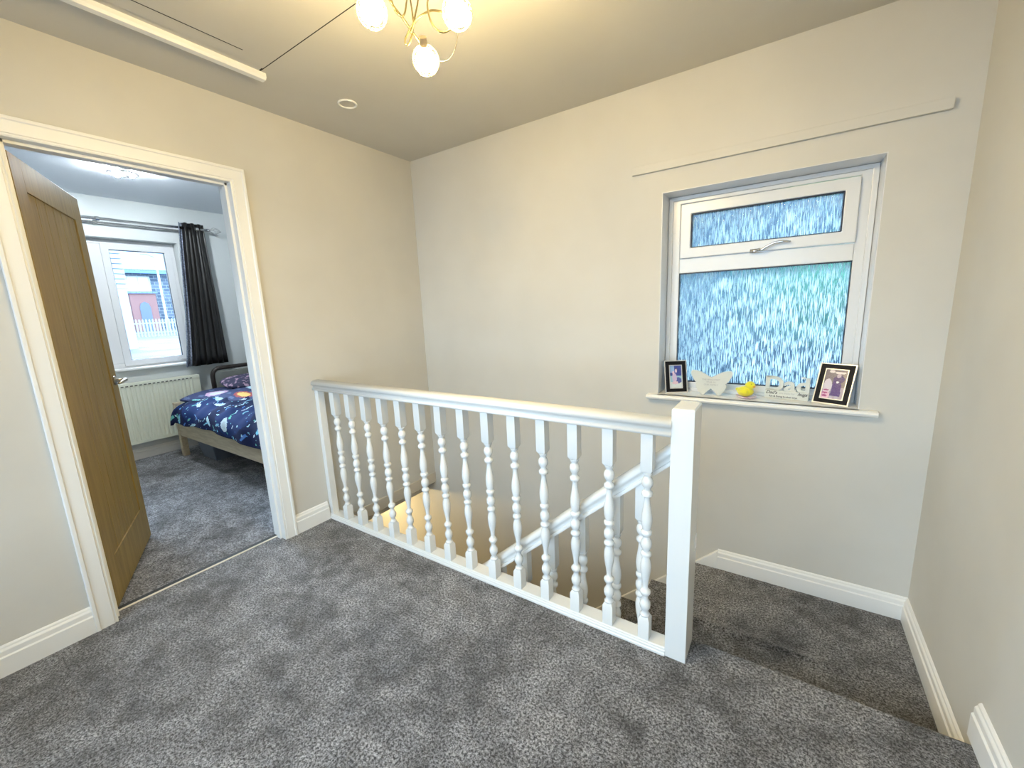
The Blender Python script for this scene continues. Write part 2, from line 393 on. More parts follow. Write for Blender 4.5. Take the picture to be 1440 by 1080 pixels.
# batten above the frosted window
obj('trim_8', bx(1.661, 2.868, -.020, 0, 1.957, 1.997), M['wall'], kind='structure', bevel=.0015)

# ------------------------------------------------------------ oak door, opened into the bedroom
dv = Vector((-.724,.324,0)).normalized()
door = thing('door_1', None, None, (-.096,-1.985,0), math.atan2(dv.y, dv.x), kind='structure')
DW = .772; DT = .035; DZ0 = .008; DZ1 = 1.962
# local: x along the leaf, y<0 is the far side (bedroom face), y>0 landing side? face seen from the landing is local -y or +y
side = 1 if (Matrix.Rotation(door.rotation_euler.z,3,'Z') @ Vector((0,1,0))).x > 0 else -1
def ly(a, b): return (min(a*side,b*side), max(a*side,b*side))
st, tr, br = .105, .125, .21
y0, y1 = ly(0,-DT)
for a,b,c,d in ((0,st,DZ0,DZ1),(DW-st,DW,DZ0,DZ1)): obj('stile', bx(a,b,y0,y1,c,d), M['oak'], door, local=True, bevel=.0015)
for c,d in ((DZ1-tr,DZ1),(DZ0,DZ0+br)): obj('rail', bx(st,DW-st,y0,y1,c,d), M['oak'], door, local=True, bevel=.0015)
bm = bmesh.new(); nb = 6; w = (DW-2*st)/nb; g = .0026; rec = .006
prof = [(st, -rec-.004)]
for k in range(nb):
    a = st + k*w; b = a + w
    prof += [(a+g,-rec),(b-g,-rec),(b,-rec-.013)]
prof = prof + [(DW-st,-DT+rec+.004),(st,-DT+rec+.004)]
prism(bm, prof, lambda a,b: (a, b*side, DZ0+br), lambda a,b: (a, b*side, DZ1-tr))
obj('panel', bm, M['oak'], door, local=True)
for s2, yy in ((1,0.),(-1,-DT)):
    hb = bmesh.new(); c = (DW-.055, yy*side, .985); q = s2*side
    lathe(hb, [(0,.026),(.006,.026),(.009,.020),(.010,.010),(.045,.009),(.047,.011)], n=18, M_=Matrix.Translation(c) @ Matrix.Rotation(-PI/2*q, 4, 'X'))
    yh = c[1] + q*.050
    tube(hb, [(c[0]+.004,yh-q*.004,c[2]),(c[0]-.01,yh,c[2]),(c[0]-.05,yh+q*.002,c[2]+.001),(c[0]-.09,yh-q*.001,c[2]-.003),(c[0]-.112,yh-q*.010,c[2]-.006)], [.010,.010,.008,.0085,.006], 10)
    obj('door_handle', hb, M['nickel'], door, smooth=True, local=True)
obj('latch_plate', bx(DW-.0005,DW+.0012,*ly(-.008,-.027),.93,1.04), M['nickel'], door, local=True)
for z in (.22,1.70):
    hb = bmesh.new(); lathe(hb, [(0,.006),(.09,.006)], (-.004, (-DT-.004)*side, z), 10); box(hb, -.0015,0,*ly(-.004,-DT),z,z+.09)
    obj('hinge', hb, M['nickel'], door, local=True)

# ------------------------------------------------------------ loft hatch and ceiling bits
hatch = thing('loft_hatch', 'flat painted loft hatch in the landing ceiling with a white timber edge strip', 'loft hatch', (.42,-1.22,H))
bm = bmesh.new(); box(bm, .395, 1.30, -2.10, -1.232, H-.005, H+.0)
obj('panel', bm, M['ceil'], hatch, bevel=.001)
obj('gap', bx(.362, 1.30, -1.232, -1.2245, H-.0015, H), M['dark'], hatch)
bm = bmesh.new(); prism(bm, [(.316,H),(.318,H-.018),(.324,H-.026),(.352,H-.026),(.358,H-.016),(.358,H)], lambda a,b: (a,-2.10,b), lambda a,b: (a,-1.200,b))
obj('edge_strip', bm, M['trim'], hatch)['label'] = 'white timber strip'
obj('crack', bx(.466,.470,-1.70,-1.346,H-.0056,H-.005), M['dark'], hatch)
o = thing('ceiling_ring', 'small round white ring cover on the landing ceiling near the left wall', 'ceiling cover', (.405,-.812,H))
bm = bmesh.new(); tube(bm, [(.405+.044*math.cos(a),-.812+.044*math.sin(a),H-.005) for a in [2*PI*k/40 for k in range(40)]], .005, 8, True)
obj('ring', bm, M['trim'], o, smooth=True)
bm = bmesh.new(); lathe(bm, [(-.004,.041),(0,.042)], (.405,-.812,H), 32); obj('thin_plate', bm, M['ceil'], o)

# ------------------------------------------------------------ landing balustrade
bal = thing('banister', 'white painted landing banister with turned spindles and a square end post', 'banister', (1.05,-.945,0))
YB = -.945
BP = [(.120,.0155),(.127,.0165),(.131,.0125),(.140,.0105),(.148,.0125),(.155,.0165),(.167,.0180),(.178,.0168),(.186,.0120),(.196,.0095),(.206,.0095),(.212,.0150),(.220,.0178),(.227,.0172),(.233,.0120),(.238,.0090),(.250,.0088),(.270,.0108),(.295,.0148),(.315,.0172),(.335,.0176),(.352,.0150),(.364,.0110),(.369,.0105),(.372,.0160),(.379,.0178),(.386,.0165),(.392,.0110),(.398,.0110),(.405,.0160),(.418,.0180),(.431,.0168),(.440,.0115),(.450,.0105),(.456,.0150),(.463,.0178),(.471,.0175),(.477,.0125),(.482,.0135),(.500,.0168),(.520,.0176),(.540,.0160),(.565,.0120),(.590,.0092),(.602,.0090),(.607,.0110),(.611,.0168),(.618,.0178),(.625,.0168),(.631,.0105),(.640,.0100),(.646,.0145),(.655,.0176),(.666,.0178),(.676,.0150),(.682,.0110),(.688,.0110),(.692,.0150),(.700,.0155)]
def spindle_bm(x, y, zb, zt, zo=0., slope=0.):
    """zo shifts the turned part; slope cuts the top of the upper block to a raking rail"""
    bm = bmesh.new(); h = .0205
    lathe(bm, [(z+zo, r*1.13) for z,r in BP], (x,y,0), 18)
    def block(za, zc, ch, up):
        # square block with chamfered shoulder towards the turning
        sq = lambda k, z, sl=0.: [Vector((x+a*k, y+b*k, z+sl*a*k)) for a,b in ((-1,-1),(1,-1),(1,1),(-1,1))]
        if up: chain(bm, [sq(h*.62,za), sq(h,za+ch), sq(h,zc,slope)])
        else: chain(bm, [sq(h,za), sq(h,zc-ch), sq(h*.62,zc)])
    block(zb, .123+zo, .012, False); block(.699+zo, zt, .012, True)
    return bm
XS = [.172+k*.1425 for k in range(14)]
for x in XS: obj('spindle', spindle_bm(x, YB, .028, .852), M['rail'], bal, smooth=False, bevel=0)
for o in bal.children:
    for p in o.data.polygons: p.use_smooth = len(p.vertices) == 4 and abs(p.normal.z) < .999
    o.data.set_sharp_from_angle(angle=math.radians(50)) if hasattr(o.data,'set_sharp_from_angle') else None
HH = [(.024,0),(.031,.001),(.033,.007),(.031,.013),(.026,.015),(.0245,.022),(.027,.029),(.033,.033),(.0375,.039),(.037,.048),(.031,.056),(.017,.061)]
HR = HH + [(0,.0625)] + [(-a,b) for a,b in HH[::-1]]
bm = bmesh.new(); prism(bm, HR, lambda a,b: (.0,YB+a,.848+b), lambda a,b: (2.106,YB+a,.848+b)); obj('handrail', bm, M['rail'], bal, smooth=True)
bal.children[-1].data.set_sharp_from_angle(angle=math.radians(45))
BR = [(-.976,-.004),(-.976,.008),(-.973,.012),(-.973,.018),(-.969,.022),(-.969,.026),(-.965,.030),(-.905,.030),(-.899,.024),(-.899,-.06),(-.918,-.06),(-.918,-.004)]
bm = bmesh.new(); prism(bm, BR, lambda a,b: (.0,a,b), lambda a,b: (2.106,a,b)); obj('base_rail', bm, M['rail'], bal)
obj('wall_post', bx(.001,.036,-.966,-.924,.03,.852), M['rail'], bal, bevel=.002)
# tall square post
bm = bmesh.new(); x0,x1,y0,y1 = 2.105,2.1775,-.9695,-.8386
q = lambda k,z: [Vector(p) for p in ((x0+k,y0+k,z),(x1-k,y0+k,z),(x1-k,y1-k,z),(x0+k,y1-k,z))]
chain(bm, [q(0,-.45),q(0,.942),q(.004,.9477)])
obj('newel_post', bm, M['rail'], bal, bevel=.0012)
bm = bmesh.new(); box(bm, x1, x1+.0018, -.874, -.846, .40, .455); obj('thin_plate', bm, M['trim'], bal)  # raised pale patch standing in for a small highlight on the post's right face

# ------------------------------------------------------------ stairs going down to the left along the back wall
RS, GO = .195, .215; NR = 12
stairs = thing('staircase', 'carpeted stairs going down beside the back wall behind the banister', 'stairs', (XE,-.42,ZG))
for k in range(1, NR+1):
    z = ZL - RS*k; xa = XE - GO*k; xb = xa + GO
    if z < ZG + .05: break
    bm = bmesh.new(); r = .018
    prof = [(xb+.01, z-.20), (xb+.01, z), (xa, z)] + [(xa-.010-r*.5*math.sin(a), z-r+r*math.cos(a)) for a in [PI*i/5 for i in range(6)]] + [(xa, z-.2)]
    prism(bm, prof, lambda a,b: (a,-.842,b), lambda a,b: (a,-.022,b)); obj('step', bm, M['carpet'], stairs)
sl = -(.195/.215)
def zwall(x): return -.083 + .925*(x-2.165)
bm = bmesh.new(); prism(bm, [(2.165,zwall(2.165)),(2.165,-.193),(2.06,-.30),(-.55,zwall(-.55)-.34),(-.55,zwall(-.55))], lambda a,b: (a,-.020,b), lambda a,b: (a,0,b))
obj('wall_string', bm, M['trim'], stairs, bevel=.003)['label'] = 'white sloping skirting board'
def zrail(x): return .778 + (x-2.066)*.872
bm = bmesh.new(); prism(bm, [(2.105,zrail(2.105)-.93),(2.105,-.42),(1.98,-.60),(-.5,zrail(-.5)-1.25),(-.5,zrail(-.5)-.93)], lambda a,b: (a,-.888,b), lambda a,b: (a,-.844,b))
obj('outer_string', bm, M['rail'], stairs)

sb = thing('stair_banister', 'white sloping stair handrail with turned spindles behind the landing banister', 'banister', (1.2,-.868,-.6))
bm = bmesh.new(); xa, xb = -.45, 2.105
prism(bm, HR, lambda a,b: (xb,-.868+a,zrail(xb)-.083+b*1.33), lambda a,b: (xa,-.868+a,zrail(xa)-.083+b*1.33)); o = obj('handrail', bm, M['rail'], sb, smooth=True); o.data.set_sharp_from_angle(angle=math.radians(45))
for k in range(18):
    x = 1.985 if k == 0 else 1.885 - (k-1)*.148
    if x < -.3: break
    zt = zrail(x)-.080; zb = zrail(x)-.96
    bm = spindle_bm(x, -.868, zb, zt, zo=zt-.86, slope=.872)
    o = obj('spindle', bm, M['rail'], sb)
    for p in o.data.polygons: p.use_smooth = len(p.vertices) == 4 and abs(p.normal.z) < .999
    o.data.set_sharp_from_angle(angle=math.radians(50))
obj('newel_post', bx(-.53,-.44,-.91,-.83,ZG,zrail(-.5)+.05), M['rail'], sb, bevel=.003)

# ------------------------------------------------------------ frosted window (window_1)
def ring_frame(bm, a0,a1,b0,b1, w, t0,t1, axis='y', wb=None, wt=None):
    wb = w if wb is None else wb; wt = w if wt is None else wt
    m = wall_hole(a0,a1,b0,b1,t0,t1,[(a0+w,a1-w,b0+wb,b1-wt)],axis)
    me = bpy.data.meshes.new('tmp'); m.to_mesh(me); m.free(); bm.from_mesh(me); bpy.data.meshes.remove(me); return bm
win = thing('window_1', None, None, (2.26,.17,WZ0), kind='structure')
FY = .150
bm = bmesh.new(); ring_frame(bm, WX0+.002,WX1-.002,.777,WZ1-.002,.062,FY,FY+.06,wb=.055,wt=.040); box(bm, WX0+.064,WX1-.064,FY-.0,FY+.06,1.443,1.520)
obj('window_frame', bm, M['upvc'], win, bevel=.004)
bm = bmesh.new(); ring_frame(bm, WX0+.004,WX1-.004,.779,WZ1-.004,.022,FY-.012,FY+.01,wb=.02,wt=.02)
obj('frame_bead', bm, M['upvc'], win, bevel=.003)
bm = bmesh.new(); ring_frame(bm, 1.884,2.636,1.522,1.803,.052,FY-.016,FY+.03); obj('opening_sash', bm, M['upvc'], win, bevel=.004)
for nm,(a0,a1,b0,b1),yy in (('top',(1.936,2.584,1.574,1.751),FY-.004),('low',(1.878,2.637,.832,1.443),FY+.004)):
    bm = bmesh.new(); ring_frame(bm, a0,a1,b0,b1,.005,yy,yy+.03); obj('gasket', bm, M['gasket'], win)
    obj('pane', bx(a0+.004,a1-.004,yy+.012,yy+.018,b0+.004,b1-.004), M['rain'], win)
# sill board: shelf in the reveal with a projecting rounded nose
bm = bmesh.new(); box(bm, WX0, WX1, -.02, .21, WZ0, .780)
pr_ = [(-.0,.755),(-.0,.780),(-.030,.780),(-.040,.776),(-.044,.768),(-.040,.759),(-.030,.755)]
prism(bm, pr_, lambda a,b: (1.763,a,b), lambda a,b: (2.762,a,b))
o = obj('window_sill', bm, M['trim'], win)
# reveal lining (white painted plaster)
bm = bmesh.new(); box(bm, WX0-.0,WX0+.003,.001,.15,.78,WZ1); box(bm, WX1-.003,WX1,.001,.15,.78,WZ1); box(bm, WX0,WX1,.001,.15,WZ1-.003,WZ1)
obj('reveal_lining', bm, M['upvc'], win)
hb = bmesh.new(); box(hb, 2.222,2.262,FY-.026,FY-.016,1.516,1.534); lathe(hb, [(0,.009),(.016,.008)], n=12, M_=Matrix.Translation((2.262,FY-.022,1.527)) @ Matrix.Rotation(PI/2,4,'X'))
tube(hb, [(2.255,FY-.036,1.525),(2.275,FY-.040,1.526),(2.300,FY-.042,1.542),(2.325,FY-.043,1.553),(2.360,FY-.043,1.556),(2.392,FY-.041,1.552)], [.007,.007,.006,.0065,.007,.004], 10)
obj('window_handle', hb, M['chrome'], win, smooth=True)

# ------------------------------------------------------------ ornaments on the sill
SZ = .780
def photo_frame(name, label, x, y, rz, w, h, lean, paint, kick=0):
    t = thing(name, label, 'photo frame', (x,y,SZ), rz)
    L = Matrix.Rotation(-lean,4,'X')   # leans back (+y)
    def tr(bm): bmesh.ops.transform(bm, matrix=L, verts=bm.verts); return bm
    bm = bmesh.new(); ring_frame(bm, -w/2,w/2,.001,h,.026,0,.012); obj('frame', tr(bm), M['black'], t, local=True, bevel=.001)
    bm = bmesh.new(); ring_frame(bm, -w/2-.003,w/2+.003,-.0,h+.003,.005,-.0015,.006); ring_frame(bm, -w/2+.023,w/2-.023,.024,h-.023,.004,-.0015,.003)
    obj('silver_edging', tr(bm), M['silver'], t, local=True)
    obj('backing', tr(bx(-w/2+.004,w/2-.004,.0122,.015,.004,h-.004)), M['easel'], t, local=True)
    iw, ih = w-.052, h-.052
    painted('photograph', 32, 44, lambda u,v: L @ Vector((-iw/2+iw*u,.004,.026+ih*v)), paint, M['print'], t, local=True)
    bm = bmesh.new(); yb = h*.62*math.sin(lean)+.016; zb = h*.62*math.cos(lean)
    prism(bm, [(yb,zb),(yb+.070,.001),(yb+.058,.001),(yb-.002,zb-.03)], lambda a,b: (-.022,a,b), lambda a,b: (.022,a,b)); obj('easel_back', bm, M['easel'], t, local=True)
    return t
def ell(u,v,cu,cv,ru,rv): return ((u-cu)/ru)**2+((v-cv)/rv)**2 < 1
rp = random.Random(3)
def paint1(u,v):
    j = .03*(rp.random()-.5)
    c = (.05,.07,.30) if v > .55 else (.30,.52,.62)
    if u < .42 and v > .68: c = (.28,.42,.66)
    if v < .28: c = (.62,.66,.66)
    if ell(u,v,.68,.34,.30,.14): c = (.10,.12,.34)
    if ell(u,v,.40,.46,.20,.20): c = (.52,.42,.60)
    if ell(u,v,.44,.24,.26,.07): c = (.68,.50,.58)
    if ell(u,v,.56,.80,.11,.09): c = (.12,.10,.14)
    if ell(u,v,.54,.76,.09,.08): c = (.62,.50,.62)
    if ell(u,v,.32,.68,.09,.08): c = (.66,.50,.60)
    return tuple(max(0,a+j) for a in c)
def paint2(u,v):
    j = .06*(rp.random()-.5)
    c = (.20,.17,.20) if v > .4 else (.36,.32,.40)
    if ell(u,v,.20,.42,.20,.26): c = (.62,.56,.64)
    if ell(u,v,.16,.12,.22,.14): c = (.70,.45,.60)
    if ell(u,v,.18,.30,.13,.03) or ell(u,v,.15,.20,.13,.03) or ell(u,v,.15,.10,.14,.03): c = (.38,.10,.24)
    if .38+.14*v*.4 < u < .86-.12*v and .12 < v < .72: c = (.07,.04,.20)
    if ell(u,v,.66,.68,.24,.13): c = (.06,.04,.16)
    if ell(u,v,.62,.80,.10,.07): c = (.50,.40,.46)
    if ell(u,v,.66,.90,.26,.035) or ell(u,v,.28,.93,.12,.05): c = (.66,.60,.62)
    if ell(u,v,.62,.58,.07,.03): c = (.74,.66,.72)
    if ell(u,v,.46,.06,.07,.06) or ell(u,v,.70,.06,.07,.06): c = (.40,.38,.50)
    return tuple(max(0,a+j) for a in c)
photo_frame('photo_frame', 'small black and silver photo frame at the left end of the frosted window sill', 1.905, .066, math.radians(30), .118, .182, math.radians(14), paint1)
photo_frame('photo_frame', 'larger black and silver photo frame at the right end of the frosted window sill', 2.596, .060, math.radians(-24), .140, .196, math.radians(20), paint2)

# butterfly plaque
bf = thing('butterfly_plaque', 'pale butterfly-shaped plaque with small grey writing on the frosted window sill', 'ornament', (2.080,.072,SZ), math.radians(2))
half = [(0,.100),(.012,.104),(.030,.116),(.055,.129),(.078,.135),(.094,.135),(.103,.128),(.103,.116),(.096,.100),(.088,.085),(.079,.072),(.070,.064),(.077,.058),(.076,.046),(.067,.028),(.055,.012),(.044,.000),(.036,.000),(.024,.012),(.010,.028),(0,.037)]
pts = half + [(-a,b) for a,b in half[-2:0:-1]]
bm = bmesh.new(); prism(bm, pts, lambda a,b: (a,-.008,b), lambda a,b: (a,.008,b)); obj('plaque', bm, M['plaque'], bf, local=True, bevel=.0025)
for s,z in (('THE BRIGHTEST',.082),('STAR IN',.068),('OUR FAMILY',.054)):
    obj('lettering', text_bm(s,.0125,.0006,lambda p,z=z: Vector((p.x,-.0085-p.z,z+p.y))), M['greyink'], bf, local=True)

# duck on a pink dish
dk = thing('toy_duck', 'small fluffy yellow duck sitting on a pink dish on the frosted window sill', 'toy', (2.250,.070,SZ), math.radians(-8))
bm = bmesh.new(); lathe(bm, [(.0,.030),(.003,.040),(.010,.050),(.013,.050),(.010,.040),(.006,.030)], n=26); o = obj('dish', bm, M['pink'], dk, smooth=True, local=True)
def fluffy(bm, c, r, sc, amp, n=20):
    b2 = bmesh.new(); ball(b2, (0,0,0), 1, n)
    for v in b2.verts:
        d = v.co.normalized(); k = 1+amp*math.sin(9*d.x+3*d.z)*math.sin(8*d.y+5*d.z)
        v.co = Vector(c)+Vector((d.x*sc[0],d.y*sc[1],d.z*sc[2]))*r*k
    me = bpy.data.meshes.new('t'); b2.to_mesh(me); b2.free(); bm.from_mesh(me); bpy.data.meshes.remove(me)
bm = bmesh.new(); fluffy(bm, (-.006,0,.034), .034, (1.15,.9,.80), .06); fluffy(bm, (.016,-.002,.068), .021, (1.1,1,1), .05); fluffy(bm, (-.038,0,.042), .012, (1.2,.8,.8), .05)
obj('body', bm, M['yellow'], dk, smooth=True, local=True)
bm = bmesh.new(); fluffy(bm, (-.008,-.027,.036), .018, (1.2,.5,.8), .08, 14); obj('wing', bm, M['yellow'], dk, smooth=True, local=True)
bm = bmesh.new(); ball(bm, (.033,-.012,.064), .007, 10, (1.5,1,.5)); obj('beak', bm, M['orange'], dk, smooth=True, local=True)
for yy in (-.017,.012):
    bm = bmesh.new(); ball(bm, (.024,yy,.076), .0028, 8); obj('eye', bm, M['ink'], dk, smooth=True, local=True)

# 'Dad' plaque
dp = thing('word_plaque', 'pale freestanding Dad letters on a block with black script on the frosted window sill', 'ornament', (2.424,.110,SZ), math.radians(-9))
obj('base_block', bx(-.094,.094,-.011,.011,0,.042), M['plaque'], dp, local=True, bevel=.002)
def slab_letters():
    bm = text_bm('Dad', .104, .012, lambda p: Vector((p.x, -p.z, .040+p.y)), offset=.0032, squash=1.12)
    for a,b,c,d in ((-.088,-.050,.040,.048),(-.088,-.060,.106,.114),(.058,.074,.109,.118)): box(bm, a,b,-.006,.006,c,d)
    return bm
obj('letters', slab_letters(), M['plaque'], dp, local=True)
for s,x,z,sz,shear,off,mm in (("Dad's",-.064,.024,.022,.35,.0004,'ink'),("are made for",.004,.026,.0125,0,.0,'greyink'),("hugs",.068,.024,.022,.45,.0004,'ink'),("fun & fixing broken toys",-.012,.008,.0125,0,.0002,'ink')):
    obj('lettering', text_bm(s, sz, .0006, lambda p,x=x,z=z: Vector((p.x+x,-.0115-p.z,z+p.y)), offset=off, shear=shear), M[mm], dp, local=True)

# ------------------------------------------------------------ landing ceiling light
BULB = emit('warm frosted lamp', (1.,.76,.36), 235)
cl = thing('ceiling_light', 'chrome ceiling light with curled arms and glowing wire-ball shades on the landing', 'ceiling light', (1.58,-1.50,H))
CX, CY = 1.58, -1.50
bm = bmesh.new(); lathe(bm, [(-.028,.012),(-.026,.050),(-.018,.062),(-.004,.066),(0,.066)], (CX,CY,H), 32); obj('ceiling_plate', bm, M['chrome'], cl, smooth=True)
balls = [(1.422,-1.487,2.091),(1.613,-1.362,2.078),(1.436,-1.306,2.045),(1.76,-1.55,2.10),(1.63,-1.70,2.10)]
def bez(p, n=20):
    out = []
    for i in range(n+1):
        t = i/n; q = [Vector(a) for a in p]
        while len(q) > 1: q = [q[k].lerp(q[k+1],t) for k in range(len(q)-1)]
        out.append(q[0])
    return out
for bi, b in enumerate(balls):
    b = Vector(b); c = Vector((CX,CY,H-.025)); out = Vector((b.x-CX,b.y-CY,0)).normalized(); sd = Vector((-out.y,out.x,0))
    axis = (b - Vector((CX,CY,2.20))).normalized() if bi != 2 else (b - Vector((1.50,-1.39,2.125))).normalized()
    sock = b - axis*.046
    if bi > 2 or bi == 0:
        pa = bez([c, c+Vector((0,0,-.16))+out*.02, sock-axis*.10-Vector((0,0,.06)), sock-axis*.012])
        bm = bmesh.new(); tube(bm, pa, .0034, 8); obj('arm', bm, M['chrome'], cl, smooth=True)
    rot = axis.to_track_quat('Z','Y').to_matrix().to_4x4()
    bm = bmesh.new(); lathe(bm, [(-.016,.004),(-.014,.011),(.008,.0115),(.010,.009)], n=16, M_=Matrix.Translation(sock) @ rot); obj('lamp_holder', bm, M['nickel'], cl, smooth=False)
    bm = bmesh.new(); rr = random.Random(20+bi)
    for k in range(15):
        nrm = Vector((rr.gauss(0,1),rr.gauss(0,1),rr.gauss(0,1))).normalized(); off = rr.uniform(-.026,.026)
        ra = math.sqrt(.040**2-off**2); e1 = nrm.orthogonal().normalized(); e2 = nrm.cross(e1); ph = rr.random()*6; ff = rr.choice((5,7,9))
        loop = []
        for i in range(44):
            a = 2*PI*i/44; d = nrm*(off+.003*math.sin(ff*a+ph)) + (e1*math.cos(a)+e2*math.sin(a))*ra
            loop.append(b + d.normalized()*.040)
        tube(bm, loop, .0007, 4, True)
    # tight little loops that hold the mesh together
    for k in range(38):
        d = Vector((rr.gauss(0,1),rr.gauss(0,1),rr.gauss(0,1))).normalized(); e1 = d.orthogonal().normalized(); e2 = d.cross(e1); q = rr.uniform(.004,.009)
        tube(bm, [b+(d*.0395+(e1*math.cos(2*PI*i/10)+e2*math.sin(2*PI*i/10))*q).normalized()*.040 for i in range(10)], .0007, 4, True)
    sh = obj('wire_shade', bm, M['wire'], cl)
    bm = bmesh.new(); ball(bm, (0,0,0), .029, 16, (1,1,1.1)); bmesh.ops.transform(bm, matrix=Matrix.Translation(b-axis*.001) @ rot, verts=bm.verts); obj('bulb', bm, BULB, cl, smooth=True)
def smooth_path(p, n=6):
    P = [Vector(a) for a in p]; out = []
    for i in range(len(P)-1):
        a, b, c, d = P[max(i-1,0)], P[i], P[i+1], P[min(i+2,len(P)-1)]
        for k in range(n):
            t = k/n; out.append(.5*((2*b)+(c-a)*t+(2*a-5*b+4*c-d)*t*t+(3*b-a-3*c+d)*t**3))
    return out+[P[-1]]
top = (CX,CY,H-.03)
ARMS = [('arm', [top, (1.392, -1.4058, 2.2232), (1.4008, -1.3994, 2.1709), (1.4096, -1.3635, 2.1408), (1.4204, -1.3381, 2.1121), (1.4183, -1.3061, 2.0972)], 0.0032), ('curl', [top, (1.4158, -1.3343, 2.2522), (1.4331, -1.3457, 2.1497), (1.4295, -1.3435, 2.1157), (1.4236, -1.3566, 2.075), (1.4153, -1.3635, 2.0693), (1.4125, -1.3617, 2.0858), (1.4211, -1.35, 2.112), (1.439, -1.3441, 2.1393), (1.44, -1.3183, 2.2509), top], 0.0026), ('arm', [(1.4254, -1.3499, 2.0995), (1.4414, -1.3447, 2.129), (1.4781, -1.343, 2.1361), (1.5194, -1.3553, 2.1217), (1.5686, -1.3649, 2.0951)], 0.0032), ('arm', [top, (1.5001, -1.3483, 2.2102), (1.5146, -1.3691, 2.1286), (1.5335, -1.3799, 2.0787), (1.559, -1.3823, 2.0463), (1.5754, -1.3723, 2.0417), (1.5908, -1.3596, 2.0523)], 0.0028), ('curl', [top, (1.3984, -1.3876, 2.2304), (1.4103, -1.3967, 2.1546), (1.4069, -1.3767, 2.1444), (1.4192, -1.3695, 2.1397), (1.4241, -1.3599, 2.1677), (1.4206, -1.345, 2.2444), top], 0.0026)]
for nm, pts, r_ in ARMS:
    bm = bmesh.new(); tube(bm, smooth_path(pts), r_, 8); obj(nm, bm, M['arm'], cl, smooth=True)
bm = bmesh.new(); tube(bm, bez([balls[1][:2]+(2.037,), (1.58,-1.335,2.00), (1.53,-1.31,2.00), (1.475,-1.305,2.035)], 14), .0008, 5); obj('glass_thread', bm, M['wire'], cl, smooth=True)

# ------------------------------------------------------------ bedroom
w2 = thing('window_2', None, None, (-2.9,-1.3,.86), kind='structure')
a0,a1,b0,b1 = -2.15,-.585,.86,2.074; FX = -2.885
bm = bmesh.new(); ring_frame(bm, a0+.002,a1-.002,b0+.018,b1-.002,.045,FX-.06,FX,'x'); box(bm, FX-.06,FX,-1.34,-1.13,b0+.063,b1-.047); obj('window_frame', bm, M['upvc'], w2, bevel=.004)
for p0,p1 in ((-1.145,-.620),(-2.10,-1.33)):
    bm = bmesh.new(); ring_frame(bm, p0,p1,.895,2.035,.055,FX-.03,FX+.014,'x'); obj('opening_sash', bm, M['upvc'], w2, bevel=.004)
    bm = bmesh.new(); ring_frame(bm, p0+.053,p1-.053,.948,1.982,.006,FX-.02,FX+.002,'x'); obj('gasket', bm, M['gasket'], w2)
    obj('pane', bx(FX-.016,FX-.010,p0+.057,p1-.057,.952,1.978), M['glass'], w2)
bm = bmesh.new(); box(bm, FX+.014,FX+.020,-.73,-.66,.905,.920); tube(bm, [(FX+.03,-.70,.914),(FX+.045,-.68,.918),(FX+.045,-.62,.920)], .007, 8); obj('window_handle', bm, M['silver'], w2)
bm = bmesh.new(); box(bm, FX, -2.735, a0+.001, a1-.001, b0, b0+.020); obj('window_sill', bm, M['trim'], w2, bevel=.004)

rad = thing('radiator', 'cream ribbed panel radiator under the bedroom window', 'radiator', (-2.68,-1.25,.16))
ya, yb2, za, zb2 = -1.86, -.635, .165, .748; XF = -2.69
bm = bmesh.new(); n = int((yb2-ya-.06)/.0335)
prof = [(XF-.03,ya),(XF,ya),(XF,ya+.028)]
for k in range(n):
    c = ya+.03+k*.0335
    prof += [(XF,c+.002),(XF+.008,c+.009),(XF+.008,c+.023),(XF,c+.030)]
prof += [(XF,yb2),(XF-.03,yb2)]
prism(bm, prof, lambda a,b: (a,b,za+.03), lambda a,b: (a,b,zb2-.035)); box(bm, XF-.03,XF+.006,ya,yb2,zb2-.035,zb2-.004); box(bm, XF-.03,XF+.006,ya,yb2,za,za+.03)
obj('front_panel', bm, M['cream'], rad)
obj('top_grille', bx(XF-.065,XF+.004,ya,yb2,zb2-.006,zb2), M['cream'], rad, bevel=.002)
bm = bmesh.new()
for k in range(n): c = ya+.038+k*.0335; box(bm, XF+.0055,XF+.0085,c-.003,c+.017,zb2-.032,zb2-.022)
obj('slot_row', bm, M['cream_dark'], rad)
obj('back_panel', bx(XF-.065,XF-.05,ya,yb2,za,zb2-.006), M['cream'], rad)
for yy in (ya+.2,yb2-.2): obj('wall_bracket', bx(-2.78,XF-.05,yy,yy+.03,za+.05,zb2-.05), M['cream'], rad)

cp = thing('curtain_pole', 'chrome double curtain pole with a wire cage end above the bedroom window', 'curtain pole', (-2.68,-1.2,2.205))
bm = bmesh.new(); tube(bm, [(-2.675,-2.5,2.212),(-2.675,-.335,2.212)], .0125, 12); obj('pole', bm, M['chrome'], cp, smooth=True)
bm = bmesh.new(); tube(bm, [(-2.735,-2.5,2.190),(-2.735,-.36,2.190)], .010, 12); obj('rear_pole', bm, M['chrome'], cp, smooth=True)
for yy in (-1.17,-.43,-2.2):
    bm = bmesh.new(); lathe(bm, [(0,.025),(.006,.025),(.008,.008),(.10,.008)], n=14, M_=Matrix.Translation((-2.78,yy,2.20)) @ Matrix.Rotation(PI/2,4,'Y')); lathe(bm, [(-.012,.018),(.012,.018)], n=14, M_=Matrix.Translation((-2.675,yy,2.212)) @ Matrix.Rotation(PI/2,4,'X'))
    obj('bracket', bm, M['chrome'], cp)
bm = bmesh.new(); lathe(bm, [(0,.016),(.015,.016)], n=14, M_=Matrix.Translation((-2.675,-.320,2.212)) @ Matrix.Rotation(PI/2,4,'X'))
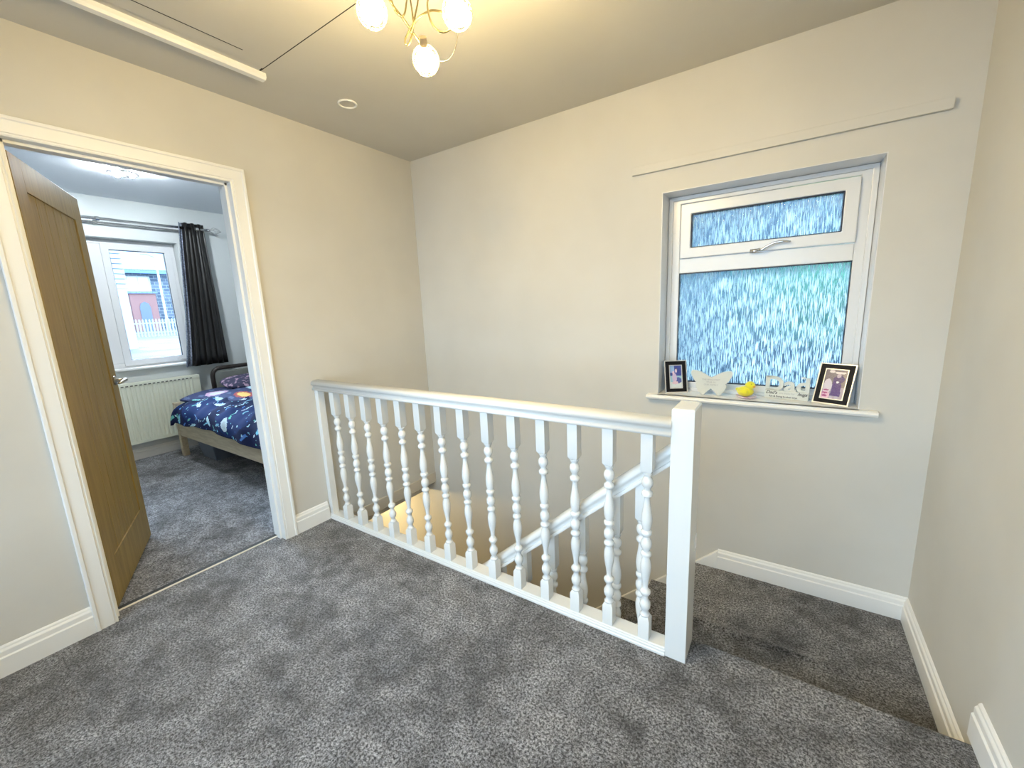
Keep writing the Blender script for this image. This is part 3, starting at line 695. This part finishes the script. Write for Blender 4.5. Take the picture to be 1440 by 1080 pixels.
for k in range(6):
    a = k*PI/3; pts = [(-2.675+math.cos(a+t*1.4)*.034*math.sin(PI*t), -.32+.105*t, 2.212+math.sin(a+t*1.4)*.034*math.sin(PI*t)) for t in [i/12 for i in range(13)]]
    tube(bm, pts, .0022, 6)
ball(bm, (-2.675,-.212,2.212), .006, 8); obj('finial', bm, M['chrome'], cp, smooth=True)

def curtain(y_t0,y_t1,y_b0,y_b1,z0,z1,waves,amp,xc):
    bm = bmesh.new(); nu, nv = 96, 14; T = .004; F, B = [], []
    for j in range(nv+1):
        v = j/nv; f, b = [], []
        for i in range(nu+1):
            u = i/nu; ya_ = y_b0+(y_t0-y_b0)*v**.8; yb_ = y_b1+(y_t1-y_b1)*v**.8
            ph = 2*PI*waves*u; A = amp*(1-.25*v)*(.9+.2*math.sin(3*u+2))
            y = ya_+(yb_-ya_)*(u+.028*math.sin(2*ph)); x = xc+A*math.cos(ph+.4)+.006*math.sin(5*v+7*u)
            f.append(bm.verts.new((x,y,z0+(z1-z0)*v))); b.append(bm.verts.new((x-T,y,z0+(z1-z0)*v)))
        F.append(f); B.append(b)
    for j in range(nv):
        for i in range(nu):
            for Q in (F,B):
                fc = bm.faces.new((Q[j][i],Q[j][i+1],Q[j+1][i+1],Q[j+1][i])); fc.material_index = 1 if (i < nu*.15 ) else 0
    for j in range(nv):
        for i in (0,nu): bm.faces.new((F[j][i],F[j+1][i],B[j+1][i],B[j][i]))
    for i in range(nu):
        for j in (0,nv): bm.faces.new((F[j][i],F[j][i+1],B[j][i+1],B[j][i]))
    return bm
cu = tag(obj('curtain', curtain(-.585,-.368,-.745,-.352,.838,2.262,3.6,.034,-2.675), [M['curtain'],M['lining']], smooth=True), 'dark brown satin curtain gathered at the right of the bedroom window', 'curtain')

# bed
bed = thing('bed', 'pale pine single bed seen through the bedroom doorway', 'bed', (-1.5,-.47,0))
BX0, BX1, BY0, BY1 = -2.50, -.52, -.955, -.02
for x,y,zt in ((BX0,BY0,.53),(BX0,BY1-.05,.53),(BX1-.05,BY0,.36),(BX1-.05,BY1-.05,.36)): obj('leg', bx(x,x+.055,y,y+.05,-.004,zt), M['pine'], bed, bevel=.004)
obj('side_rail', bx(BX0+.055,BX1-.05,BY0+.004,BY0+.030,.205,.350), M['pine'], bed, bevel=.003)
obj('side_rail', bx(BX0+.055,BX1-.05,BY1-.030,BY1-.004,.205,.350), M['pine'], bed, bevel=.003)
obj('end_rail', bx(BX0+.012,BX0+.036,BY0+.05,BY1-.05,.205,.500), M['pine'], bed, bevel=.003)
obj('end_rail', bx(BX1-.036,BX1-.012,BY0+.05,BY1-.05,.205,.350), M['pine'], bed, bevel=.003)
obj('mattress', bx(BX0+.04,BX1-.03,BY0+.035,BY1-.035,.30,.455), M['mattress'], bed, bevel=.03, bseg=4)
# dark framed headrest behind the pillow
hbd = thing('headrest', 'dark framed grey padded headrest behind the pillow by the bedroom window', 'headboard', (-2.56,-.2,.3))
bm = bmesh.new(); pts = [(-2.55,-.565,.30)] + [(-2.55,-.565+.075*(1-math.cos(a)),.715+.085*math.sin(a)) for a in [PI/2*i/6 for i in range(7)]] + [(-2.55,.10,.803)] + [(-2.55,.17,.78),(-2.55,.19,.72),(-2.55,.19,.30)]
tube(bm, pts, .021, 10); obj('frame', bm, M['darkwood'], hbd, smooth=True)
obj('padding', bx(-2.565,-2.535,-.545,.17,.30,.765), M['greycushion'], hbd, bevel=.01)

rq = random.Random(11)
spots = []
for k in range(520):
    u, v = rq.random(), rq.random(); s = rq.choice((.006,.008,.012,.02)) if k > 34 else rq.uniform(.035,.06)
    spots.append((u*2, v*1.25, s*rq.uniform(1.,2.4), s*rq.uniform(.4,.9), rq.random()*3, rq.choice([(.14,.50,.42),(.22,.58,.74),(.45,.70,.80),(.10,.30,.62),(.06,.20,.55),(.55,.68,.75),(.18,.42,.52)])))
def duvet_col(u, v):
    X, Y = u*2, v*1.25
    c = (.004,.009,.050) if (math.sin(X*9)+math.sin(Y*11+2)) > -.2 else (.006,.022,.10)
    for cx,cy,ra,rb,an,cc in spots:
        dx, dy = X-cx, Y-cy
        if abs(dx) > .1 or abs(dy) > .1: continue
        p = dx*math.cos(an)+dy*math.sin(an); q = -dx*math.sin(an)+dy*math.cos(an); d = (p/ra)**2+(q/rb)**2
        if d < 1: c = cc if d > .35 or ra < .03 else tuple(a*.7+.08 for a in cc)
    return c
def duvet_pos(u, v):
    x = -2.47 + 1.97*u
    # v: 0 near-side hem ... 1 far side
    if v < .26:
        t = v/.26; y = -.992+.020*t+.10*t**4; z = .365+.185*t-.02*t**4
    else:
        t = (v-.26)/.74; y = -.87+.85*t; z = .515+.045*math.sin(PI*min(1,t*1.1+.08))+.012
    z += (.010*math.sin(13*x+4*v*5)*math.sin(9*v*3+2*x) + .005*math.sin(31*x+11*v))*min(1,.35+v*2)
    y += .009*math.sin(17*x+3+6*v)*(1-v)
    z += .016*math.sin(4.2*x+2.2)*max(0,1-v*4)
    if x < -2.40: z -= .02*(1+math.cos((x+2.47)/.07*PI))/2*1.5
    return Vector((x,y,z))
dv_ = painted('duvet', 190, 116, duvet_pos, duvet_col, M['duvet']); tag(dv_, 'navy duvet with blue and green planet print spread over the bed', 'duvet')
s = dv_.modifiers.new('thick','SOLIDIFY'); s.thickness = .02; s.offset = -1 if False else 0
big = [(.16,.25,.085,.11,(.62,.42,.58),(.70,.72,.80)),(.42,.30,.08,.11,(.40,.10,.10),(.85,.55,.18)),(.33,.62,.12,.10,(.46,.64,.74),(.60,.76,.84)),(.62,.72,.09,.10,(.50,.66,.74),(.32,.44,.58)),(.12,.72,.07,.12,(.55,.35,.35),(.6,.6,.7)),(.80,.40,.09,.12,(.30,.42,.62),(.14,.22,.45)),(.26,.05,.10,.06,(.46,.62,.70),(.36,.52,.64))]
def flap_col(u, v):
    c = (.06,.075,.16) if math.sin(u*40+v*9)*math.sin(v*33) < .6 else (.12,.16,.28)
    for cx,cy,ra,rb,c1,c2 in big:
        d = ((u-cx)/ra)**2+((v-cy)/rb)**2
        if d < 1: c = c2 if d < .45 else c1
    return c
def flap_pos(u, v):
    x = -2.46+1.50*u; y0_ = -.93+.30*u+.05*math.sin(5*u+.5); y = y0_+(-.18-y0_)*v
    z = .600+.018*math.sin(PI*v)+.012*math.sin(9*x+2*v)-.05*(1-v)**6-.03*u
    return Vector((x,y,z))
fl = painted('folded_flap', 110, 60, flap_pos, flap_col, M['duvet'], dv_); fl.modifiers.new('thick','SOLIDIFY').thickness = .018
fl['label'] = 'turned-back paler side of the duvet'
bm = bmesh.new(); ball(bm, (0,0,0), 1, 24)
for v in bm.verts:
    d = v.co.copy(); k = max(abs(d.x),abs(d.y)); f = 1/(abs(d.x)**4+abs(d.y)**4+1e-9)**.25*math.hypot(d.x,d.y) if k > 0 else 1
    v.co = Vector((-2.29+d.x*f*.17, -.32+d.y*f*.26, .655+d.z*.06+.03*d.x*-1))
tag(obj('pillow', bm, M['pillow'], smooth=True), 'dark pink-patterned pillow at the window end of the bed', 'pillow')
t = thing('storage_tub', 'grey plastic storage tub on the carpet under the bed', 'storage box', (-2.12,-.70,0))
bm = bmesh.new(); chain(bm, [[Vector((a*w_+-2.12,b*d_-.70,z)) for a,b in ((-1,-1),(1,-1),(1,1),(-1,1))] for w_,d_,z in ((.15,.16,-.003),(.17,.18,.155))]); obj('tub', bm, M['greybox'], t, bevel=.006)
obj('lid', bx(-2.30,-1.94,-.89,-.51,.155,.175), M['greybox'], t, bevel=.005)
bm = bmesh.new(); ball(bm, (0,0,0), 1, 20)
for v in bm.verts: d = v.co.copy(); v.co = Vector((-1.05+d.x*.38*(1-.08*d.z), -.60+d.y*.24, max(-.003,.088+d.z*.10+.008*math.sin(9*d.x))))
tag(obj('holdall', bm, M['bag'], smooth=True), 'black fabric bag lying on the carpet under the bed near the doorway', 'bag')

# bedroom ceiling light
bl = thing('ceiling_light', 'round chrome ceiling light with lit spots on the bedroom ceiling', 'ceiling light', (-1.72,-1.20,2.42))
bm = bmesh.new(); c = (-1.72,-1.20)
tube(bm, [(c[0]+.085*math.cos(a),c[1]+.085*math.sin(a),2.378) for a in [2*PI*k/36 for k in range(36)]], .006, 8, True)
for k in range(3): a = 2*PI*k/3+.4; tube(bm, [(c[0],c[1],2.382),(c[0]+.083*math.cos(a),c[1]+.083*math.sin(a),2.378)], .005, 8)
obj('ring_frame', bm, M['chrome'], bl, smooth=True)
bm = bmesh.new(); lathe(bm, [(-.055,.012),(-.014,.014),(-.010,.05),(0,.055)], (c[0],c[1],2.42), 24); obj('ceiling_plate', bm, M['chrome'], bl)
SPOT = emit('cool white spot lamp', (.86,.94,1.), 1900)
for k in range(3):
    a = 2*PI*k/3+.4+PI/3; p = (c[0]+.05*math.cos(a), c[1]+.05*math.sin(a), 2.368)
    bm = bmesh.new(); ball(bm, p, .014, 12, (1,1,.8)); obj('lamp', bm, SPOT, bl, smooth=True)

# hall light below
hl = thing('ceiling_light', 'warm hall ceiling lamp below the landing', 'ceiling light', (-.75,-.55,-.14))
bm = bmesh.new(); lathe(bm, [(-.012,.05),(0,.05)], (-.75,-.55,-.22), 20); obj('ceiling_plate', bm, M['trim'], hl)
bm = bmesh.new(); ball(bm, (-.75,-.55,-.29), .045, 16); obj('bulb', bm, emit('warm hall bulb', (1.,.78,.42), 190), hl, smooth=True)

# ------------------------------------------------------------ rear window (daylight behind the camera)
w3 = thing('window_3', None, None, (1.15,YR-.1,.85), kind='structure')
bm = bmesh.new(); ring_frame(bm, .252,2.698,.352,2.198,.05,YR-.14,YR-.08); box(bm, 1.45,1.50,YR-.14,YR-.08,.40,2.15); obj('window_frame', bm, M['upvc'], w3)
obj('pane', bx(.30,2.65,YR-.112,YR-.108,.40,2.15), M['glass'], w3)

# ------------------------------------------------------------ outside
obj('ground', bx(-60,40,-40,30,-3.3,-2.9), M['soil'], kind='structure')
bm = bmesh.new(); prism(bm, [(-60,-3.2),(-60,.95),(-30,.85),(-24,.60),(-15,.42),(-9.5,.35),(-8.6,-.6),(-7.5,-3.2)], lambda a,b: (a,-14,b), lambda a,b: (a,24,b)); obj('bank', bm, M['soil'], kind='structure')
hs = thing('stone_house', 'pale stone terraced house with slate roof seen through the bedroom window', 'house', (-34,7,.85))
bm = wall_hole(-6,18,.7,4.32,-38,-30,[],'x'); obj('wall', bm, M['stone'], hs)
bm = bmesh.new(); prism(bm, [(-29.5,4.22),(-34,6.1),(-38.5,4.22),(-38.5,4.35),(-34,6.25),(-29.5,4.40)][::-1], lambda a,b: (a,-6.4,b), lambda a,b: (a,18.4,b)); obj('roof', bm, M['slate'], hs)
obj('gutter', bx(-29.62,-29.45,-6.3,18.3,4.18,4.30), mat('blue grey gutter', (.10,.22,.42), .5), hs)
GL = mat('reflective house window', (.50,.62,.72), .15)
for yy in (2.2,5.9,8.6,11.3):
    fr = obj('window', bx(-30.03,-29.95,yy-.08,yy+1.08,3.05,4.05), M['boards'], hs)
    for k in range(2): obj('pane', bx(-29.955,-29.94,yy+.02+.5*k,yy+.48+.5*k,3.12,3.98), GL, fr)
for yy in (8.3,11.5):
    fr = obj('window', bx(-30.03,-29.95,yy-.08,yy+1.2,1.35,2.45), M['boards'], hs); obj('pane', bx(-29.955,-29.94,yy,yy+1.1,1.42,2.38), GL, fr)
pch = obj('porch', bx(-30.0,-29.2,5.7,6.9,.8,3.0), M['redpaint'], hs); bm = bmesh.new(); prism(bm, [(6.05,.8),(6.05,2.2),(6.12,2.42),(6.3,2.52),(6.48,2.42),(6.55,2.2),(6.55,.8)], lambda a,b: (-29.21,a,b), lambda a,b: (-29.17,a,b)); obj('door', bm, mat('navy front door', (.10,.14,.26), .4), pch)
obj('porch_roof', bx(-30.0,-29.1,5.6,7.0,3.0,3.12), M['slate'], hs)
cab = thing('boarded_house', 'white boarded house wall at the left of the bedroom window view', 'house', (-18,0,.4))
obj('wall', bx(-20,-16,-5,2.30,.3,2.45), M['boards'], cab); bm = bmesh.new()
for k in range(12): box(bm, -20,-15.98-.03*0,-5,2.33,2.45+k*.16,2.45+k*.16+.13)
obj('cladding', bm, M['boards'], cab); obj('cladding_backing', bx(-19.95,-16.03,-4.98,2.28,2.45,4.4), mat('blue grey backing', (.16,.26,.38), .8), cab)
fn = thing('picket_fence', 'pale picket fence on the bank outside the bedroom window', 'fence', (-24,4,.6))
for zz in (.78,1.24): obj('rail', bx(-24.06,-24.02,-4,10,zz,zz+.07), M['fence'], fn)
for k in range(60):
    yy = 1.0+k*.13; bm = bmesh.new(); prism(bm, [(yy,.52),(yy+.07,.52),(yy+.07,1.42),(yy+.035,1.49),(yy,1.42)], lambda a,b: (-24.02,a,b), lambda a,b: (-24.0,a,b)); obj('picket', bm, M['fence'], fn)
lp = thing('lamp_post', 'slim white post standing before the stone house outside', 'post', (-27,6.55,.6))
bm = bmesh.new(); lathe(bm, [(-.2,.07),(1.0,.06),(4.2,.045)], (-27,6.55,.7), 12); obj('pole', bm, M['boards'], lp, smooth=True); bm = bmesh.new(); tube(bm, [(-27,6.55,4.85),(-27,6.2,5.0),(-27,5.9,5.0)], .05, 8); obj('lamp_head', bm, M['boards'], lp)
obj('retaining_wall', bx(-9.4,-9.15,-8,14,.30,.52), M['boards'], kind='structure')
# behind the frosted glass: rendered neighbour wall and a tree
nb_ = thing('rendered_house', 'blurred blue-grey house wall beyond the frosted window', 'house', (3,8,-2.9))
obj('wall', bx(-1.5,7.6,3.6,9,-2.9,3.6), M['render'], nb_); bm = bmesh.new(); prism(bm, [(3.4,3.5),(6.3,5.6),(9.2,3.5)], lambda a,b: (-1.7,a,b), lambda a,b: (7.8,a,b)); obj('roof', bm, M['slate'], nb_)
tr_ = thing('tree', 'blurred green tree beyond the frosted window', 'tree', (3.05,2.4,-2.9))
bm = bmesh.new(); lathe(bm, [(0,.16),(2.5,.12),(4.0,.05)], (3.05,2.4,-2.9), 10); obj('trunk', bm, M['bark'], tr_)
bm = bmesh.new(); rr = random.Random(5)
for k in range(2600):
    d = Vector((rr.gauss(0,1),rr.gauss(0,1),rr.gauss(0,1))).normalized()*rr.uniform(.6,1.); p = Vector((3.05+d.x*.72, 2.4+d.y*.55, 1.30+d.z*.50)); s_ = rr.uniform(.07,.13)
    e1 = Vector((rr.gauss(0,1),rr.gauss(0,1),rr.gauss(0,1))).normalized()*s_; e2 = e1.orthogonal().normalized()*s_*.5
    bm.faces.new([bm.verts.new(p+e1),bm.verts.new(p+e2),bm.verts.new(p-e1),bm.verts.new(p-e2)])
obj('leaves', bm, M['leaf'], tr_)

# ------------------------------------------------------------ daylight
w = bpy.data.worlds.new('sky'); S.world = w; w.use_nodes = True
bg = w.node_tree.nodes['Background']; bg.inputs[0].default_value = (.62,.80,1.,1); bg.inputs[1].default_value = 4.2
sun = bpy.data.lights.new('bright_overcast','SUN'); sun.energy = 10; sun.angle = math.radians(50); sun.color = (.62,.78,1.)
so = bpy.data.objects.new('bright_overcast', sun); COL.objects.link(so); so.rotation_euler = Vector((-1,.12,.45)).to_track_quat('Z','Y').to_euler()
def portal(loc, rot, sx, sy):
    l = bpy.data.lights.new('daylight_portal','AREA'); l.shape = 'RECTANGLE'; l.size = sx; l.size_y = sy; l.cycles.is_portal = True
    o = bpy.data.objects.new('daylight_portal', l); COL.objects.link(o); o.location = loc; o.rotation_euler = rot
portal((-3.07,-1.37,1.467), (0,-PI/2,0), 1.21, 1.56)
portal((1.475,YR-.19,1.275), (PI/2,0,0), 2.45, 1.85)
portal((2.257,.29,1.30), (-PI/2,0,0), .88, 1.09)
S.view_settings.view_transform = 'Standard'; S.view_settings.look = 'None'; S.view_settings.gamma = 1; S.view_settings.use_curve_mapping = False
S.view_settings.exposure = 1.1
S.cycles.use_denoising = True
S.cycles.max_bounces = 10; S.cycles.diffuse_bounces = 6; S.cycles.transmission_bounces = 8; S.cycles.transparent_max_bounces = 10
S.cycles.sample_clamp_indirect = 6

# ------------------------------------------------------------ camera
cam = bpy.data.cameras.new('camera'); co = bpy.data.objects.new('camera', cam); COL.objects.link(co); S.camera = co
yaw, pitch, roll, fpx = .5921, -.1845, -.0429, 578.37
cyw, syw = math.cos(yaw), math.sin(yaw)
f0 = Vector((-syw,cyw,0)); rt = Vector((cyw,syw,0)); up0 = Vector((0,0,1))
fw = math.cos(pitch)*f0+math.sin(pitch)*up0; up = -math.sin(pitch)*f0+math.cos(pitch)*up0
r2 = math.cos(roll)*rt+math.sin(roll)*up; u2 = -math.sin(roll)*rt+math.cos(roll)*up
Mx = Matrix((r2,u2,-fw)).transposed().to_4x4(); Mx.translation = Vector((2.4055,-2.3543,1.298)); co.matrix_world = Mx
cam.sensor_fit = 'HORIZONTAL'; cam.sensor_width = 36; cam.lens = 36*fpx/1440; cam.clip_start = .02; cam.clip_end = 300
